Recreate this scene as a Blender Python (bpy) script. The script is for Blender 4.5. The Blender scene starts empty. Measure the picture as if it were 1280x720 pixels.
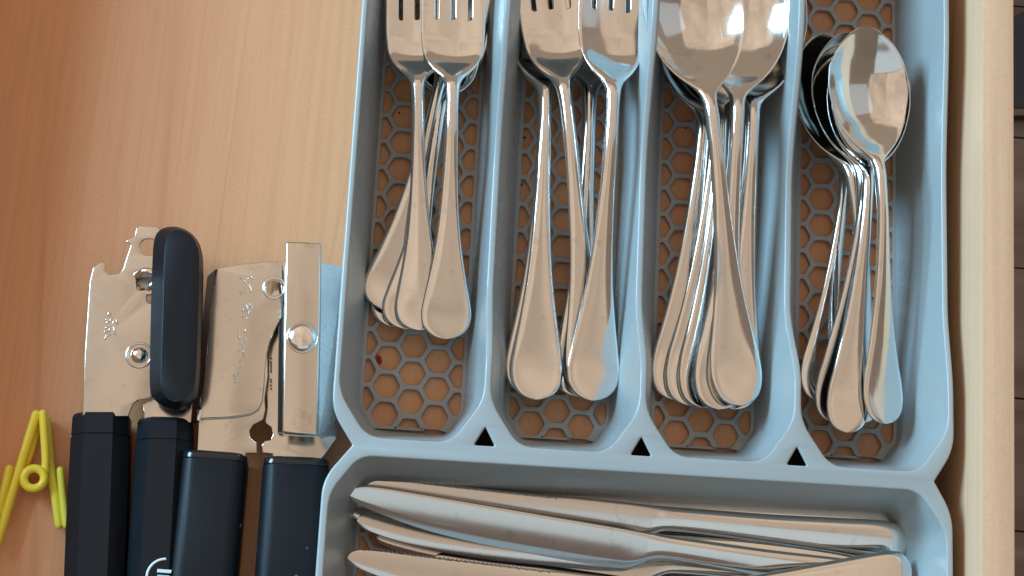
import bpy, bmesh, math, random
import numpy as np
from mathutils import Vector, Matrix
random.seed(7); rng = np.random.default_rng(7)
S = 0.01                                   # everything is laid out in centimetres
C = bpy.context.scene.collection
SC = bpy.context.scene

# ------------------------------------------------------------------ camera
F = 2400.0
nn = np.array([-200., 640., F]); down = nn/np.linalg.norm(nn)
def _yd(a):
    v = np.array([a, -(F*F + a*nn[0])/nn[1], F]); return v/np.linalg.norm(v)
_y = _yd(608.); _z = -down; _x = np.cross(_y, _z)
R = np.array([_x, _y, _z])
HC = F/33.*down[2]
cam_d = bpy.data.cameras.new('camera'); cam = bpy.data.objects.new('camera', cam_d); C.objects.link(cam)
cam_d.sensor_width = 36; cam_d.lens = F/1280*36; cam_d.clip_start = .02; cam_d.clip_end = 50
M4 = Matrix.Identity(4)
for i in range(3):
    M4[i][0] = R[i][0]; M4[i][1] = -R[i][1]; M4[i][2] = -R[i][2]
M4.translation = Vector((0, 0, HC*S)); cam.matrix_world = M4
SC.camera = cam
def P(u, v, z=0.):
    d = R @ np.array([u-640., v-360., F]); t = (z-HC)/d[2]
    return np.array([0, 0, HC]) + d*t
TY = R @ _yd(450.); TX = np.cross(TY, [0, 0, 1.]); ORG = P(465, 540, 0)
def tw(x, y, z=0.):                         # tray coordinates -> world cm
    return ORG + TX*x + TY*y + np.array([0, 0, z])
def T(u, v, z):
    p = P(u, v, z)-ORG; return float(p@TX), float(p@TY)

# ------------------------------------------------------------------ light
SC.view_settings.view_transform = 'Standard'; SC.view_settings.look = 'None'
SC.view_settings.exposure = 0.0; SC.view_settings.gamma = 1
W = bpy.data.worlds.new('World'); SC.world = W; W.use_nodes = True
_N, _L = W.node_tree.nodes, W.node_tree.links           # the unlit room all round: dimmer behind the photographer (-y)
_t = _N.new('ShaderNodeTexCoord'); _s = _N.new('ShaderNodeSeparateXYZ'); _L.new(_t.outputs['Generated'], _s.inputs[0])
_r = _N.new('ShaderNodeValToRGB'); _m = _N.new('ShaderNodeMapRange'); _m.inputs[1].default_value = -1; _m.inputs[2].default_value = 1; _L.new(_s.outputs[1], _m.inputs[0]); _L.new(_m.outputs[0], _r.inputs[0])
_r.color_ramp.elements[0].position = -.0; _r.color_ramp.elements[0].color = (.14, .11, .092, 1)
_r.color_ramp.elements[1].position = 1; _r.color_ramp.elements[1].color = (.37, .28, .21, 1)
_L.new(_r.outputs[0], _N['Background'].inputs[0]); _N['Background'].inputs[1].default_value = 1.0
def area(name, loc, target, sx, sy, radiance, col):
    l = bpy.data.lights.new(name, 'AREA'); l.shape = 'RECTANGLE'; l.size = sx; l.size_y = sy
    l.energy = radiance*math.pi*sx*sy; l.color = col
    o = bpy.data.objects.new(name, l); C.objects.link(o); o.location = loc
    d = Vector(target)-Vector(loc); o.rotation_euler = d.to_track_quat('-Z', 'Y').to_euler(); return o
def mottle(o, scale, seed, lo, hi):
    # a real ceiling is lit unevenly: broad soft variation over the lamp's own surface
    l = o.data; l.use_nodes = True; N, L = l.node_tree.nodes, l.node_tree.links; e = N['Emission']
    g = N.new('ShaderNodeNewGeometry'); m = N.new('ShaderNodeMapping'); m.inputs['Location'].default_value = (seed, seed*.7, 0)
    m.inputs['Scale'].default_value = scale; n = N.new('ShaderNodeTexNoise'); n.inputs['Scale'].default_value = 1; n.inputs['Detail'].default_value = 1.5
    r = N.new('ShaderNodeMapRange'); r.inputs[1].default_value = .3; r.inputs[2].default_value = .7; r.inputs[3].default_value = lo; r.inputs[4].default_value = hi
    L.new(g.outputs['Parametric'], m.inputs[0]); L.new(m.outputs[0], n.inputs['Vector']); L.new(n.outputs[0], r.inputs[0]); L.new(r.outputs[0], e.inputs['Strength'])
c1_ = area('ceiling_light', (-1.22, 1.15, 1.9), (-1.22, 1.15, 0), 2.2, 3.1, .48, (1.0, .785, .60))
c2_ = area('ceiling_light', (.455, 1.15, 1.9), (.455, 1.15, 0), 1.15, 3.1, .37, (1.0, .77, .575))
mottle(c1_, (3.5, 4.5, 1), 3.1, .70, 1.25); mottle(c2_, (2.2, 4.5, 1), 8.3, .62, 1.28)
area('side_reflection_light', (.05, -.76, 1.75), (.05, -.3, 0), 1.5, .72, .56, (.68, .89, 1.0))  # added pale blue panel, mirrored in the top blade and fork necks
area('window_light', (-1.5, .8, 1.08), (0, .1, 0), .72, .85, 34, (.36, .68, .93))
area('right_reflection_light', (1.66, 1.0, 1.62), (.2, .3, 0), 1.2, 1.7, .32, (.60, .83, 1.0))  # dim blue panel added at the right, mirrored along the handle edges

# ------------------------------------------------------------------ materials
def nt(name):
    m = bpy.data.materials.new(name); m.use_nodes = True
    return m, m.node_tree.nodes, m.node_tree.links, m.node_tree.nodes['Principled BSDF']
def ramp(N, stops):
    r = N.new('ShaderNodeValToRGB'); e = r.color_ramp.elements
    e[0].position, e[0].color = stops[0][0], (*stops[0][1], 1); e[1].position, e[1].color = stops[-1][0], (*stops[-1][1], 1)
    for p, c in stops[1:-1]:
        k = e.new(p); k.color = (*c, 1)
    return r
def noise(N, L, vec, scale, detail=4, rough=.55, dist=0):
    n = N.new('ShaderNodeTexNoise'); n.inputs['Scale'].default_value = scale; n.inputs['Detail'].default_value = detail
    n.inputs['Roughness'].default_value = rough; n.inputs['Distortion'].default_value = dist
    if vec is not None: L.new(vec, n.inputs['Vector'])
    return n
def mapping(N, L, scale, rot=(0,0,0), kind='Object'):
    t = N.new('ShaderNodeTexCoord'); m = N.new('ShaderNodeMapping'); m.inputs['Scale'].default_value = scale
    m.inputs['Rotation'].default_value = rot
    L.new(t.outputs[kind], m.inputs['Vector']); return m.outputs[0]
def mix(N, L, a, b, fac, mode='MIX'):
    x = N.new('ShaderNodeMix'); x.data_type = 'RGBA'; x.blend_type = mode
    for s, v in ((x.inputs[6], a), (x.inputs[7], b)):
        if isinstance(v, tuple): s.default_value = (*v, 1)
        else: L.new(v, s)
    if isinstance(fac, float): x.inputs[0].default_value = fac
    else: L.new(fac, x.inputs[0])
    return x.outputs[2]
def bump(N, L, h, strength, dist, b):
    k = N.new('ShaderNodeBump'); k.inputs['Strength'].default_value = strength; k.inputs['Distance'].default_value = dist
    L.new(h, k.inputs['Height']); L.new(k.outputs[0], b.inputs['Normal'])

def wood(name, c1, c2, c3, rough=.42, rot=(0,0,0)):
    m, N, L, b = nt(name)
    v = mapping(N, L, (1, .055, 1), rot)
    g1 = noise(N, L, v, 9, 3, .5, .25); r1 = ramp(N, [(.30, c2), (.5, c1), (.72, tuple(x*1.04 for x in c1))]); L.new(g1.outputs[0], r1.inputs[0])
    v2 = mapping(N, L, (1, .02, 1), rot); g2 = noise(N, L, v2, 420, 3, .6)       # fine pores
    r2 = ramp(N, [(.35, (.93, .92, .90)), (.6, (1, 1, 1))]); L.new(g2.outputs[0], r2.inputs[0])
    col = mix(N, L, r1.outputs[0], r2.outputs[0], 1.0, 'MULTIPLY')
    # thin cathedral lines: contours of a stretched noise
    v3 = mapping(N, L, (1, .045, 1), rot); g3 = noise(N, L, v3, 7, 2, .4, .3)
    mu = N.new('ShaderNodeMath'); mu.operation = 'MULTIPLY'; mu.inputs[1].default_value = 13; L.new(g3.outputs[0], mu.inputs[0])
    fr = N.new('ShaderNodeMath'); fr.operation = 'FRACT'; L.new(mu.outputs[0], fr.inputs[0])
    r3 = ramp(N, [(0, (1,)*3), (.44, (0,)*3), (.5, (1,)*3), (.53, (0,)*3), (1, (0,)*3)]); L.new(fr.outputs[0], r3.inputs[0])
    r3.color_ramp.elements[0].color = (0,0,0,1)
    g4 = noise(N, L, mapping(N, L, (1, .2, 1), rot), 16, 2); r4 = ramp(N, [(.45, (0,)*3), (.62, (.38,)*3)]); L.new(g4.outputs[0], r4.inputs[0])
    f = N.new('ShaderNodeMath'); f.operation = 'MULTIPLY'; L.new(r3.outputs[0], f.inputs[0]); L.new(r4.outputs[0], f.inputs[1])
    col = mix(N, L, col, c3, f.outputs[0])
    g5 = noise(N, L, mapping(N, L, (1, 1, 1)), 900, 2); r5 = ramp(N, [(.3, (.95,)*3), (.7, (1.03,)*3)]); L.new(g5.outputs[0], r5.inputs[0])
    col = mix(N, L, col, r5.outputs[0], 1.0, 'MULTIPLY')
    vo = N.new('ShaderNodeTexVoronoi'); vo.inputs['Scale'].default_value = 22; L.new(mapping(N, L, (1, .8, 1)), vo.inputs['Vector'])   # few dark specks
    rv = ramp(N, [(.012, (.75,)*3), (.022, (0,)*3)]); L.new(vo.outputs['Distance'], rv.inputs[0])
    col = mix(N, L, col, (.14, .05, .02), rv.outputs[0])
    L.new(col, b.inputs['Base Color']); b.inputs['Roughness'].default_value = rough
    bump(N, L, g2.outputs[0], .12, .0004, b)
    return m
MAPLE = wood('maple', (.76, .37, .18), (.69, .305, .14), (.40, .19, .085))
MAPLE_EDGE = wood('maple_edge', (.88, .55, .34), (.82, .49, .29), (.5, .30, .17), .5)
def dark_plank():
    m, N, L, b = nt('dark_plank')
    v = mapping(N, L, (.1, 1, 1)); g = noise(N, L, v, 30, 5, .6, .5)
    r = ramp(N, [(.3, (.09, .04, .024)), (.55, (.15, .075, .048)), (.75, (.21, .115, .078))]); L.new(g.outputs[0], r.inputs[0])
    oi = N.new('ShaderNodeObjectInfo'); rr = ramp(N, [(0, (.7,)*3), (1, (1.1,)*3)]); L.new(oi.outputs['Random'], rr.inputs[0])
    L.new(mix(N, L, r.outputs[0], rr.outputs[0], 1.0, 'MULTIPLY'), b.inputs['Base Color']); b.inputs['Roughness'].default_value = .5
    return m
PLANK = dark_plank()

def plastic(name, col, rough=.3, var=.06, scale=40, spec=.5, scuff=0):
    m, N, L, b = nt(name)
    g = noise(N, L, mapping(N, L, (1,1,1)), scale, 4)
    r = ramp(N, [(.3, tuple(c*(1-var) for c in col)), (.7, tuple(c*(1+var) for c in col))]); L.new(g.outputs[0], r.inputs[0])
    L.new(r.outputs[0], b.inputs['Base Color'])
    rr = ramp(N, [(.35, (rough*.8,)*3), (.7, (rough*1.3,)*3)]); L.new(g.outputs[0], rr.inputs[0]); L.new(rr.outputs[0], b.inputs['Roughness'])
    b.inputs['Specular IOR Level'].default_value = spec
    g2 = noise(N, L, mapping(N, L, (1,1,1)), 1400, 2); bump(N, L, g2.outputs[0], .15, .0001, b)
    return m
TRAY = plastic('grey_tray_plastic', (.41, .455, .46), .30, .03, 18)
_n, _l, _b = TRAY.node_tree.nodes, TRAY.node_tree.links, TRAY.node_tree.nodes['Principled BSDF']
_v = mapping(_n, _l, (1, 1, 1)); _g = noise(_n, _l, _v, 55, 6, .75, 1.5); _r = ramp(_n, [(.60, (0,)*3), (.70, (.35,)*3)]); _l.new(_g.outputs[0], _r.inputs[0])
_old = _b.inputs['Base Color'].links[0].from_socket
_l.new(mix(_n, _l, _old, (.36, .35, .33), _r.outputs[0]), _b.inputs['Base Color'])
GRID = plastic('grey_grid_plastic', (.40, .40, .40), .38, .05, 30)
def black_handle(name, rough, speck=True):
    m, N, L, b = nt(name)
    base = (.006, .008, .011)
    vo = N.new('ShaderNodeTexVoronoi'); vo.inputs['Scale'].default_value = 95; L.new(mapping(N, L, (1, 1, 1)), vo.inputs['Vector'])
    rv = ramp(N, [(.05, (.8,)*3), (.085, (0,)*3)]); L.new(vo.outputs['Distance'], rv.inputs[0])
    g = noise(N, L, mapping(N, L, (1,1,1)), 35, 3); rg = ramp(N, [(.46, (0,)*3), (.52, (1,)*3)]); L.new(g.outputs[0], rg.inputs[0])
    f = N.new('ShaderNodeMath'); f.operation = 'MULTIPLY'; L.new(rv.outputs[0], f.inputs[0]); L.new(rg.outputs[0], f.inputs[1])
    if speck: L.new(mix(N, L, base, (.3, .31, .3), f.outputs[0]), b.inputs['Base Color'])
    else: b.inputs['Base Color'].default_value = (*base, 1)
    b.inputs['Roughness'].default_value = rough; b.inputs['Specular IOR Level'].default_value = .26
    g2 = noise(N, L, mapping(N, L, (1,1,1)), 2500, 2); bump(N, L, g2.outputs[0], .25, .0001, b)
    return m
BLACK = black_handle('black_plastic', .42, False); BLACK_SOFT = black_handle('black_soft_grip', .46)
GLOSS_BLACK = plastic('gloss_black', (.012, .014, .017), .15, .1)
WHITE_PRINT = plastic('white_print', (.75, .80, .82), .4); BLUE_PRINT = plastic('blue_print', (.35, .60, .68), .4)
YELLOW = plastic('yellow_plastic', (.95, .76, .06), .26, .05, 60)
YELLOW_GREEN = plastic('yellow_green_plastic', (.82, .77, .09), .26, .05, 60)
RED_PRINT = plastic('red_print', (.55, .12, .05), .5)
RUST = plastic('rust', (.20, .07, .03), .7)
MAT = plastic('dark_mat', (.020, .015, .014), .7)
def steel(name, col, rough, smudge=.10, bumpy=0., brushed=False, spots=True):
    m, N, L, b = nt(name)
    b.inputs['Metallic'].default_value = 1
    v = mapping(N, L, (1, 1, 1)); g = noise(N, L, v, 70, 5, .65, .6)
    r = ramp(N, [(.35, (rough,)*3), (.60, (rough+smudge*.4,)*3), (.75, (rough+smudge,)*3)]); L.new(g.outputs[0], r.inputs[0])
    L.new(r.outputs[0], b.inputs['Roughness'])
    g3 = noise(N, L, v, 130, 4, .6, .4)
    r3 = ramp(N, [(.30, tuple(c*.88 for c in col)), (.40, col), (1, col)]); L.new(g3.outputs[0], r3.inputs[0])
    L.new(r3.outputs[0] if spots else r3.outputs[0], b.inputs['Base Color'])
    vs = mapping(N, L, (1, .03, 1) if brushed else (1, .25, 1)); g2 = noise(N, L, vs, 1500 if brushed else 45, 2)
    sc = noise(N, L, mapping(N, L, (1, .012, 1), (0, 0, .9)), 900, 2, .5); rs = ramp(N, [(.66, (0,)*3), (.74, (1,)*3)]); L.new(sc.outputs[0], rs.inputs[0])
    ad = N.new('ShaderNodeMath'); ad.operation = 'MULTIPLY_ADD'; ad.inputs[1].default_value = .10; L.new(rs.outputs[0], ad.inputs[0]); L.new(r.outputs[0], ad.inputs[2])
    L.new(ad.outputs[0], b.inputs['Roughness'])
    bump(N, L, g2.outputs[0], .05 if brushed else .06+bumpy, .0002, b)
    return m
STEEL = steel('polished_steel', (.79, .78, .755), .085, .07)
BLADE = steel('blade_steel', (.76, .745, .72), .15, .05)
PLATE = steel('stamped_steel', (.70, .67, .62), .15, .07)
BRIGHT = steel('bright_steel', (.86, .85, .83), .10, .05)

# ------------------------------------------------------------------ helpers
def link(o, parent=None):
    C.objects.link(o)
    if parent: o.parent = parent
    return o
def tag(o, label=None, cat=None, group=None, kind=None):
    for k, v in (('label', label), ('category', cat), ('group', group), ('kind', kind)):
        if v: o[k] = v
    return o
def empty(name, loc, label, cat, group=None):
    e = bpy.data.objects.new(name, None); e.location = Vector(loc)*S; e.empty_display_size = .01
    C.objects.link(e); tag(e, label, cat, group); return e
def loc_of(p):
    a = np.zeros(3)
    while p: a = a + np.array(p.location)/S; p = p.parent
    return a
def mesh(name, verts, faces, mat, parent=None, smooth=True, sharp=None):
    """verts in world cm"""
    o0 = loc_of(parent)
    me = bpy.data.meshes.new(name); me.from_pydata([tuple((np.asarray(v)-o0)*S) for v in verts], [], faces)
    me.validate(); me.update()
    if smooth: me.shade_smooth()
    if sharp: me.set_sharp_from_angle(angle=math.radians(sharp))
    me.materials.append(mat); return link(bpy.data.objects.new(name, me), parent)
def box(name, p0, p1, mat, parent=None, bev=.04):
    o0 = loc_of(parent); bm = bmesh.new(); bmesh.ops.create_cube(bm, size=1)
    p0 = np.array(p0, float); p1 = np.array(p1, float)
    for v in bm.verts: v.co = Vector((((p0+p1)/2-o0) + np.array(v.co)*(p1-p0))*S)
    if bev: bmesh.ops.bevel(bm, geom=bm.edges[:], offset=bev*S, segments=2, affect='EDGES', profile=.6)
    bmesh.ops.recalc_face_normals(bm, faces=bm.faces)
    me = bpy.data.meshes.new(name); bm.to_mesh(me); bm.free(); me.shade_smooth(); me.set_sharp_from_angle(angle=math.radians(50))
    me.materials.append(mat); return link(bpy.data.objects.new(name, me), parent)
def fillet(pts, rad, seg=5, step=None):
    """round the corners of a closed 2d polygon; rad: number or list"""
    n = len(pts); out = []
    for i in range(n):
        p = np.array(pts[i], float); a = np.array(pts[i-1], float)-p; b = np.array(pts[(i+1) % n], float)-p
        la, lb = np.linalg.norm(a), np.linalg.norm(b); r = rad[i] if isinstance(rad, (list, tuple)) else rad
        if r <= 0: out.append(p); continue
        d = min(r, la*.48, lb*.48); A = p+a/la*d; B = p+b/lb*d
        for k in range(seg+1):
            t = k/seg; out.append((1-t)**2*A+2*t*(1-t)*p+t*t*B)
    if step:
        res = []
        for i in range(len(out)):
            a, b = out[i], out[(i+1) % len(out)]; k = max(1, int(np.linalg.norm(b-a)/step))
            for j in range(k): res.append(a+(b-a)*j/k)
        out = res
    return out
def prism(name, loops, z0, z1, mat, parent=None, bev=.03, seg=2, link_it=True, zfun=None, both=True):
    """flat plate with holes: loops of world-cm xy points, first one the outline"""
    o0 = loc_of(parent); cu = bpy.data.curves.new(name, 'CURVE'); cu.dimensions = '2D'; cu.fill_mode = 'BOTH'
    cu.extrude = max(1e-6, ((z1-z0)/2-bev)*S); cu.bevel_depth = bev*S; cu.bevel_resolution = seg; cu.offset = -bev*S
    for lp in loops:
        s = cu.splines.new('POLY'); s.points.add(len(lp)-1); s.use_cyclic_u = True
        for k, p in enumerate(lp): s.points[k].co = ((p[0]-o0[0])*S, (p[1]-o0[1])*S, 0, 1)
    t = bpy.data.objects.new('t', cu); C.objects.link(t); bpy.context.view_layer.update()
    me = bpy.data.meshes.new_from_object(t.evaluated_get(bpy.context.evaluated_depsgraph_get()))
    bpy.data.objects.remove(t); bpy.data.curves.remove(cu)
    bm = bmesh.new(); bm.from_mesh(me); bmesh.ops.remove_doubles(bm, verts=bm.verts, dist=2e-6)
    for v in bm.verts:
        v.co.z += ((z0+z1)/2-o0[2])*S
        if zfun: v.co.z += zfun(v.co.x/S+o0[0], v.co.y/S+o0[1])*S
    bmesh.ops.recalc_face_normals(bm, faces=bm.faces)
    bm.to_mesh(me); bm.free(); me.shade_smooth(); me.set_sharp_from_angle(angle=math.radians(38))
    me.materials.clear(); me.materials.append(mat); me.name = name
    return link(bpy.data.objects.new(name, me), parent)
def px(pts, z): return [P(u, v, z)[:2] for u, v in pts]
def circ(c, r, n=28): return [np.array([c[0]+r*math.cos(2*math.pi*k/n), c[1]+r*math.sin(2*math.pi*k/n)]) for k in range(n)]
def pcirc(u, v, z, rpx, n=28):
    c = P(u, v, z); r = np.linalg.norm(P(u+rpx, v, z)-c); return circ(c, r, n)
def smooth_path(pts, sub=8):
    pts = [np.asarray(p, float) for p in pts]; out = []
    for i in range(len(pts)-1):
        p0 = pts[max(i-1, 0)]; p1 = pts[i]; p2 = pts[i+1]; p3 = pts[min(i+2, len(pts)-1)]
        for k in range(sub):
            t = k/sub; out.append(.5*((2*p1)+(-p0+p2)*t+(2*p0-5*p1+4*p2-p3)*t*t+(-p0+3*p1-3*p2+p3)*t**3))
    out.append(pts[-1]); return out
def tube(name, pts, r, mat, parent=None, n=14, flat=1.0, closed=False):
    pts = [np.asarray(p, float) for p in pts]; V = []; Fc = []; m = len(pts)
    body = []
    if not closed:
        t0 = (pts[1]-pts[0]); t0 /= np.linalg.norm(t0); t1 = pts[-1]-pts[-2]; t1 /= np.linalg.norm(t1)
        for a in (90, 65, 40, 18): body.append((pts[0]-t0*r*(math.sin(math.radians(a)))+t0*0, t0, r*max(.02, math.cos(math.radians(a)))))
        for i, p in enumerate(pts):
            t = pts[min(i+1, m-1)]-pts[max(i-1, 0)]; body.append((p, t/np.linalg.norm(t), r))
        for a in (18, 40, 65, 90): body.append((pts[-1]+t1*r*math.sin(math.radians(a)), t1, r*max(.02, math.cos(math.radians(a)))))
    else:
        for i, p in enumerate(pts):
            t = pts[(i+1) % m]-pts[i-1]; body.append((p, t/np.linalg.norm(t), r))
    for p, t, rr in body:
        s = np.cross(t, [0, 0, 1.]); s = s/np.linalg.norm(s) if np.linalg.norm(s) > 1e-6 else np.array([1., 0, 0]); w = np.cross(s, t)
        for k in range(n):
            a = 2*math.pi*k/n; V.append(p+s*rr*math.cos(a)+w*rr*flat*math.sin(a))
    L = len(body)
    for i in range(L if closed else L-1):
        for k in range(n):
            j = (i+1) % L; Fc.append((i*n+k, i*n+(k+1) % n, j*n+(k+1) % n, j*n+k))
    if not closed: Fc.append(tuple(range(n-1, -1, -1))); Fc.append(tuple((L-1)*n+k for k in range(n)))
    return mesh(name, V, Fc, mat, parent)
def bar(name, A, B, rings, sec, mat, parent=None, sharp=30, up=(0, 0, 1)):
    """loft a section (list of (side, up) in cm) from A to B; rings: (distance, scale, lift)"""
    A = np.asarray(A, float); B = np.asarray(B, float); t = (B-A)/np.linalg.norm(B-A)
    s = np.cross(t, up); s /= np.linalg.norm(s); w = np.cross(s, t); V = []; Fc = []; n = len(sec)
    for d, k, kk in rings:
        for a, b in sec: V.append(A+t*d+s*a*k+w*b*kk)
    for i in range(len(rings)-1):
        for k in range(n): Fc.append((i*n+k, i*n+(k+1) % n, (i+1)*n+(k+1) % n, (i+1)*n+k))
    Fc.append(tuple(range(n))); Fc.append(tuple((len(rings)-1)*n+k for k in range(n-1, -1, -1)))
    o = mesh(name, V, Fc, mat, parent, True, sharp)
    bm = bmesh.new(); bm.from_mesh(o.data); bmesh.ops.recalc_face_normals(bm, faces=bm.faces); bm.to_mesh(o.data); bm.free()
    o.data.set_sharp_from_angle(angle=math.radians(sharp)); return o
def dome(name, c, r, h, mat, parent, n=28):
    V = []; Fc = []; prof = [(1, -.15), (1.0, .0), (.97, .18), (.88, .45), (.7, .72), (.45, .91), (.2, .99), (.01, 1)]
    for rr, zz in prof:
        for k in range(n): V.append((c[0]+r*rr*math.cos(2*math.pi*k/n), c[1]+r*rr*math.sin(2*math.pi*k/n), c[2]+h*zz))
    for i in range(len(prof)-1):
        for k in range(n): Fc.append((i*n+k, i*n+(k+1) % n, (i+1)*n+(k+1) % n, (i+1)*n+k))
    Fc.append(tuple((len(prof)-1)*n+k for k in range(n)))
    return mesh(name, V, Fc, mat, parent)
def ring(name, c, r, rt, mat, parent, flat=.5):
    return tube(name, [np.array([c[0]+r*math.cos(a), c[1]+r*math.sin(a), c[2]]) for a in np.linspace(0, 2*math.pi, 36, endpoint=False)], rt, mat, parent, 8, flat, True)
def pchip(xs, ys):
    xs = np.array(xs, float); ys = np.array(ys, float); h = np.diff(xs); d = np.diff(ys)/h; m = np.zeros(len(xs))
    for i in range(1, len(xs)-1):
        if d[i-1]*d[i] > 0:
            w1 = 2*h[i]+h[i-1]; w2 = h[i]+2*h[i-1]; m[i] = (w1+w2)/(w1/d[i-1]+w2/d[i])
    m[0], m[-1] = d[0], d[-1]
    def f(x):
        x = float(min(max(x, xs[0]), xs[-1])); i = int(min(max(np.searchsorted(xs, x)-1, 0), len(xs)-2)); t = (x-xs[i])/h[i]
        return (2*t**3-3*t*t+1)*ys[i]+(t**3-2*t*t+t)*h[i]*m[i]+(-2*t**3+3*t*t)*ys[i+1]+(t**3-t*t)*h[i]*m[i+1]
    return f
def tab(d): return pchip([a for a, _ in d], [b for _, b in d])

# ------------------------------------------------------------------ drawer and room floor
WX0 = P(1228, 360, 6.5)[0]; WX1 = P(1268, 360, 6.5)[0]
LX = P(-118, 300, 0)[0]
drawer = empty('drawer', (10, 15, 0), 'open maple kitchen drawer with pale wooden side panels holding the tray and tools', 'drawer')
box('base_panel', (LX-1.2, -22, -.9), (WX0+.3, 48, 0), MAPLE, drawer, 0)
box('side_panel', (WX0, -22, -1.4), (WX1, 48, 6.5), MAPLE_EDGE, drawer, .06)
box('side_panel', (LX-1.5, -22, -1.4), (LX, 48, 6.5), MAPLE_EDGE, drawer, .06)
box('back_panel', (LX, 46.6, .003), (WX0, 47.9, 6.0), MAPLE_EDGE, drawer, .06)
ZF = -68
rf = box('room_floor', (25, -60, ZF-3), (110, 90, ZF-1.2), PLANK, None, 0); tag(rf, kind='structure')
ys = [P(1274, v, ZF)[1] for v in (832, 664, 498, 335, 172, 8, -160)]
first = None
for i in range(len(ys)-1):
    a, b = ys[i], ys[i+1]
    o = box('plank', (30, a+.05, ZF-1.2), (105, b-.05, ZF+random.uniform(-.03, .04)), PLANK, rf, .1)
mt = empty('floor_mat', P(1290, 90, ZF), 'black flat mat lying on the dark plank floor outside the drawer', 'mat')
q = px([(1200, 84), (1276, 14), (1420, 14), (1420, 136), (1200, 136)], ZF+.6)
prism('mat_top', [fillet(q, .6)], ZF+.05, ZF+.7, MAT, mt, .1)
q = px([(1200, 137), (1420, 137), (1420, 146), (1200, 146)], ZF+.6)
prism('edge_trim', [q], ZF+.05, ZF+.9, PLANK, mt, .1)

# ------------------------------------------------------------------ cutlery tray
tray = empty('cutlery_tray', tw(9.5, 4, 0), 'grey blue plastic cutlery tray with five compartments and honeycomb floors', 'cutlery tray')
H = 5.0
def sm(a, b, x): t = min(max((x-a)/(b-a), 0), 1); return t*t*(3-2*t)
def dip(x, y):                            # how far the rim sags below H, tray coordinates
    prof = sm(1.6, 5.2, y)*(1-sm(9.5, 16., y))
    k = 1.9 if 1 < x < 17.4 else 0.
    if x >= 17.4: k = .55*sm(17.4, 19, x)
    if x <= 1: k = 0
    return -k*prof
def dipw(wx, wy):
    p = np.array([wx, wy, 0])-ORG; return dip(float(p@TX), float(p@TY))
TOP = 21.5
D = [3.90, 9.33, 14.80]; hw = .13
xs_open = [(-1.20, D[0]-hw), (D[0]+hw, D[1]-hw), (D[1]+hw, D[2]-hw), (D[2]+hw, 20.16)]
fl = [(-.53+5.44*i, 3.32+5.44*i) for i in range(4)]
def comp_loop(x0, x1, y0, y1, cx, cy, rad):
    return [(x0, y1-cy), (x0, y0+cy), (x0+cx, y0), (x1-cx, y0), (x1, y0+cy), (x1, y1-cy), (x1-cx, y1), (x0+cx, y1)]
opens = []; floors = []
for (a, b), (c, d) in zip(xs_open, fl):
    opens.append(fillet(comp_loop(a, b, -1.12, TOP-.3, 1.05, 1.55, 0), .55, 6, .35))
    floors.append((c, d, .05, TOP-1.4))
opens.append(fillet(comp_loop(-1.28, 20.05, -9.6, -1.78, .95, 1.35, 0), .5, 6, .35)); floors.append((-.30, 19.35, -8.6, -2.15))
outer = [(-1.42, TOP), (-1.42, -.25), (-.62, -1.42), (-1.55, -2.65), (-1.55, -10), (20.3, -10), (20.3, -2.55), (19.66, -1.42), (20.38, -.25), (20.38, TOP)]
outer = fillet(outer, [.8, .6, .05, .6, .8, .8, .6, .05, .6, .8], 6, .35)
def W2(lp): return [tw(p[0], p[1])[:2] for p in lp]
tris = []
for x in D:
    tris.append(fillet([(x-.36, -1.16), (x+.36, -1.16), (x, -.50)], .09, 4))
opened = [[p for p in lp] for lp in opens]
prism('rim', [W2(outer)]+[W2(l) for l in opened]+[W2(t) for t in tris], H-.16, H, TRAY, tray, .07, 2, zfun=dipw)
def wall(name, top, bot, ztop, zbot, zf, mat, nrow=9, fil=.35, pre=0.0):
    """skin between two loops with a small fillet at the foot"""
    n = len(top); V = []; Fc = []
    rows = [(k/(nrow-1)) for k in range(nrow)]
    for f in rows:
        e = f**1.0
        for i in range(n):
            tx, ty = top[i]; bx, by = bot[i]
            zt = ztop+zf(tx, ty)
            z = zt+(zbot-zt)*f
            w = f*.93 if f < .9 else f
            w = f if f < .5 else f+.0
            V.append(tw(tx+(bx-tx)*w, ty+(by-ty)*w, z))
    for r in range(nrow-1):
        for i in range(n):
            j = (i+1) % n; Fc.append((r*n+i, r*n+j, (r+1)*n+j, (r+1)*n+i))
    return mesh(name, V, Fc, mat, tray)
def map_loop(lp, a, b, r0=.0):
    """map opening loop points to the floor rectangle, keeping small round corners"""
    x0 = min(p[0] for p in lp); x1 = max(p[0] for p in lp); y0 = min(p[1] for p in lp); y1 = max(p[1] for p in lp)
    fx0, fx1, fy0, fy1 = b; out = []
    for p in lp:
        x = fx0+(p[0]-x0)/(x1-x0)*(fx1-fx0)
        # preserve absolute y distances near both ends, so corners stay tight
        if p[1] < (y0+y1)/2: y = fy0+(p[1]-y0)*.55 if p[1]-y0 < 1.7 else fy0+1.7*.55+(p[1]-y0-1.7)*((y0+y1)/2-fy0-.935)/((y0+y1)/2-y0-1.7)
        else:
            e = y1-p[1]; y = fy1-e*.55 if e < 1.7 else fy1-.935-(e-1.7)*((fy1-.935)-(y0+y1)/2)/((y1-1.7)-(y0+y1)/2)
        xm = (fx0+fx1)/2; dxe = min(p[0]-x0, x1-p[0])
        if dxe < 1.3:
            k = .55*dxe if dxe < 1.3 else 0
            x = fx0+k if p[0] < (x0+x1)/2 else fx1-k
        out.append((x, y))
    return out
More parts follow.
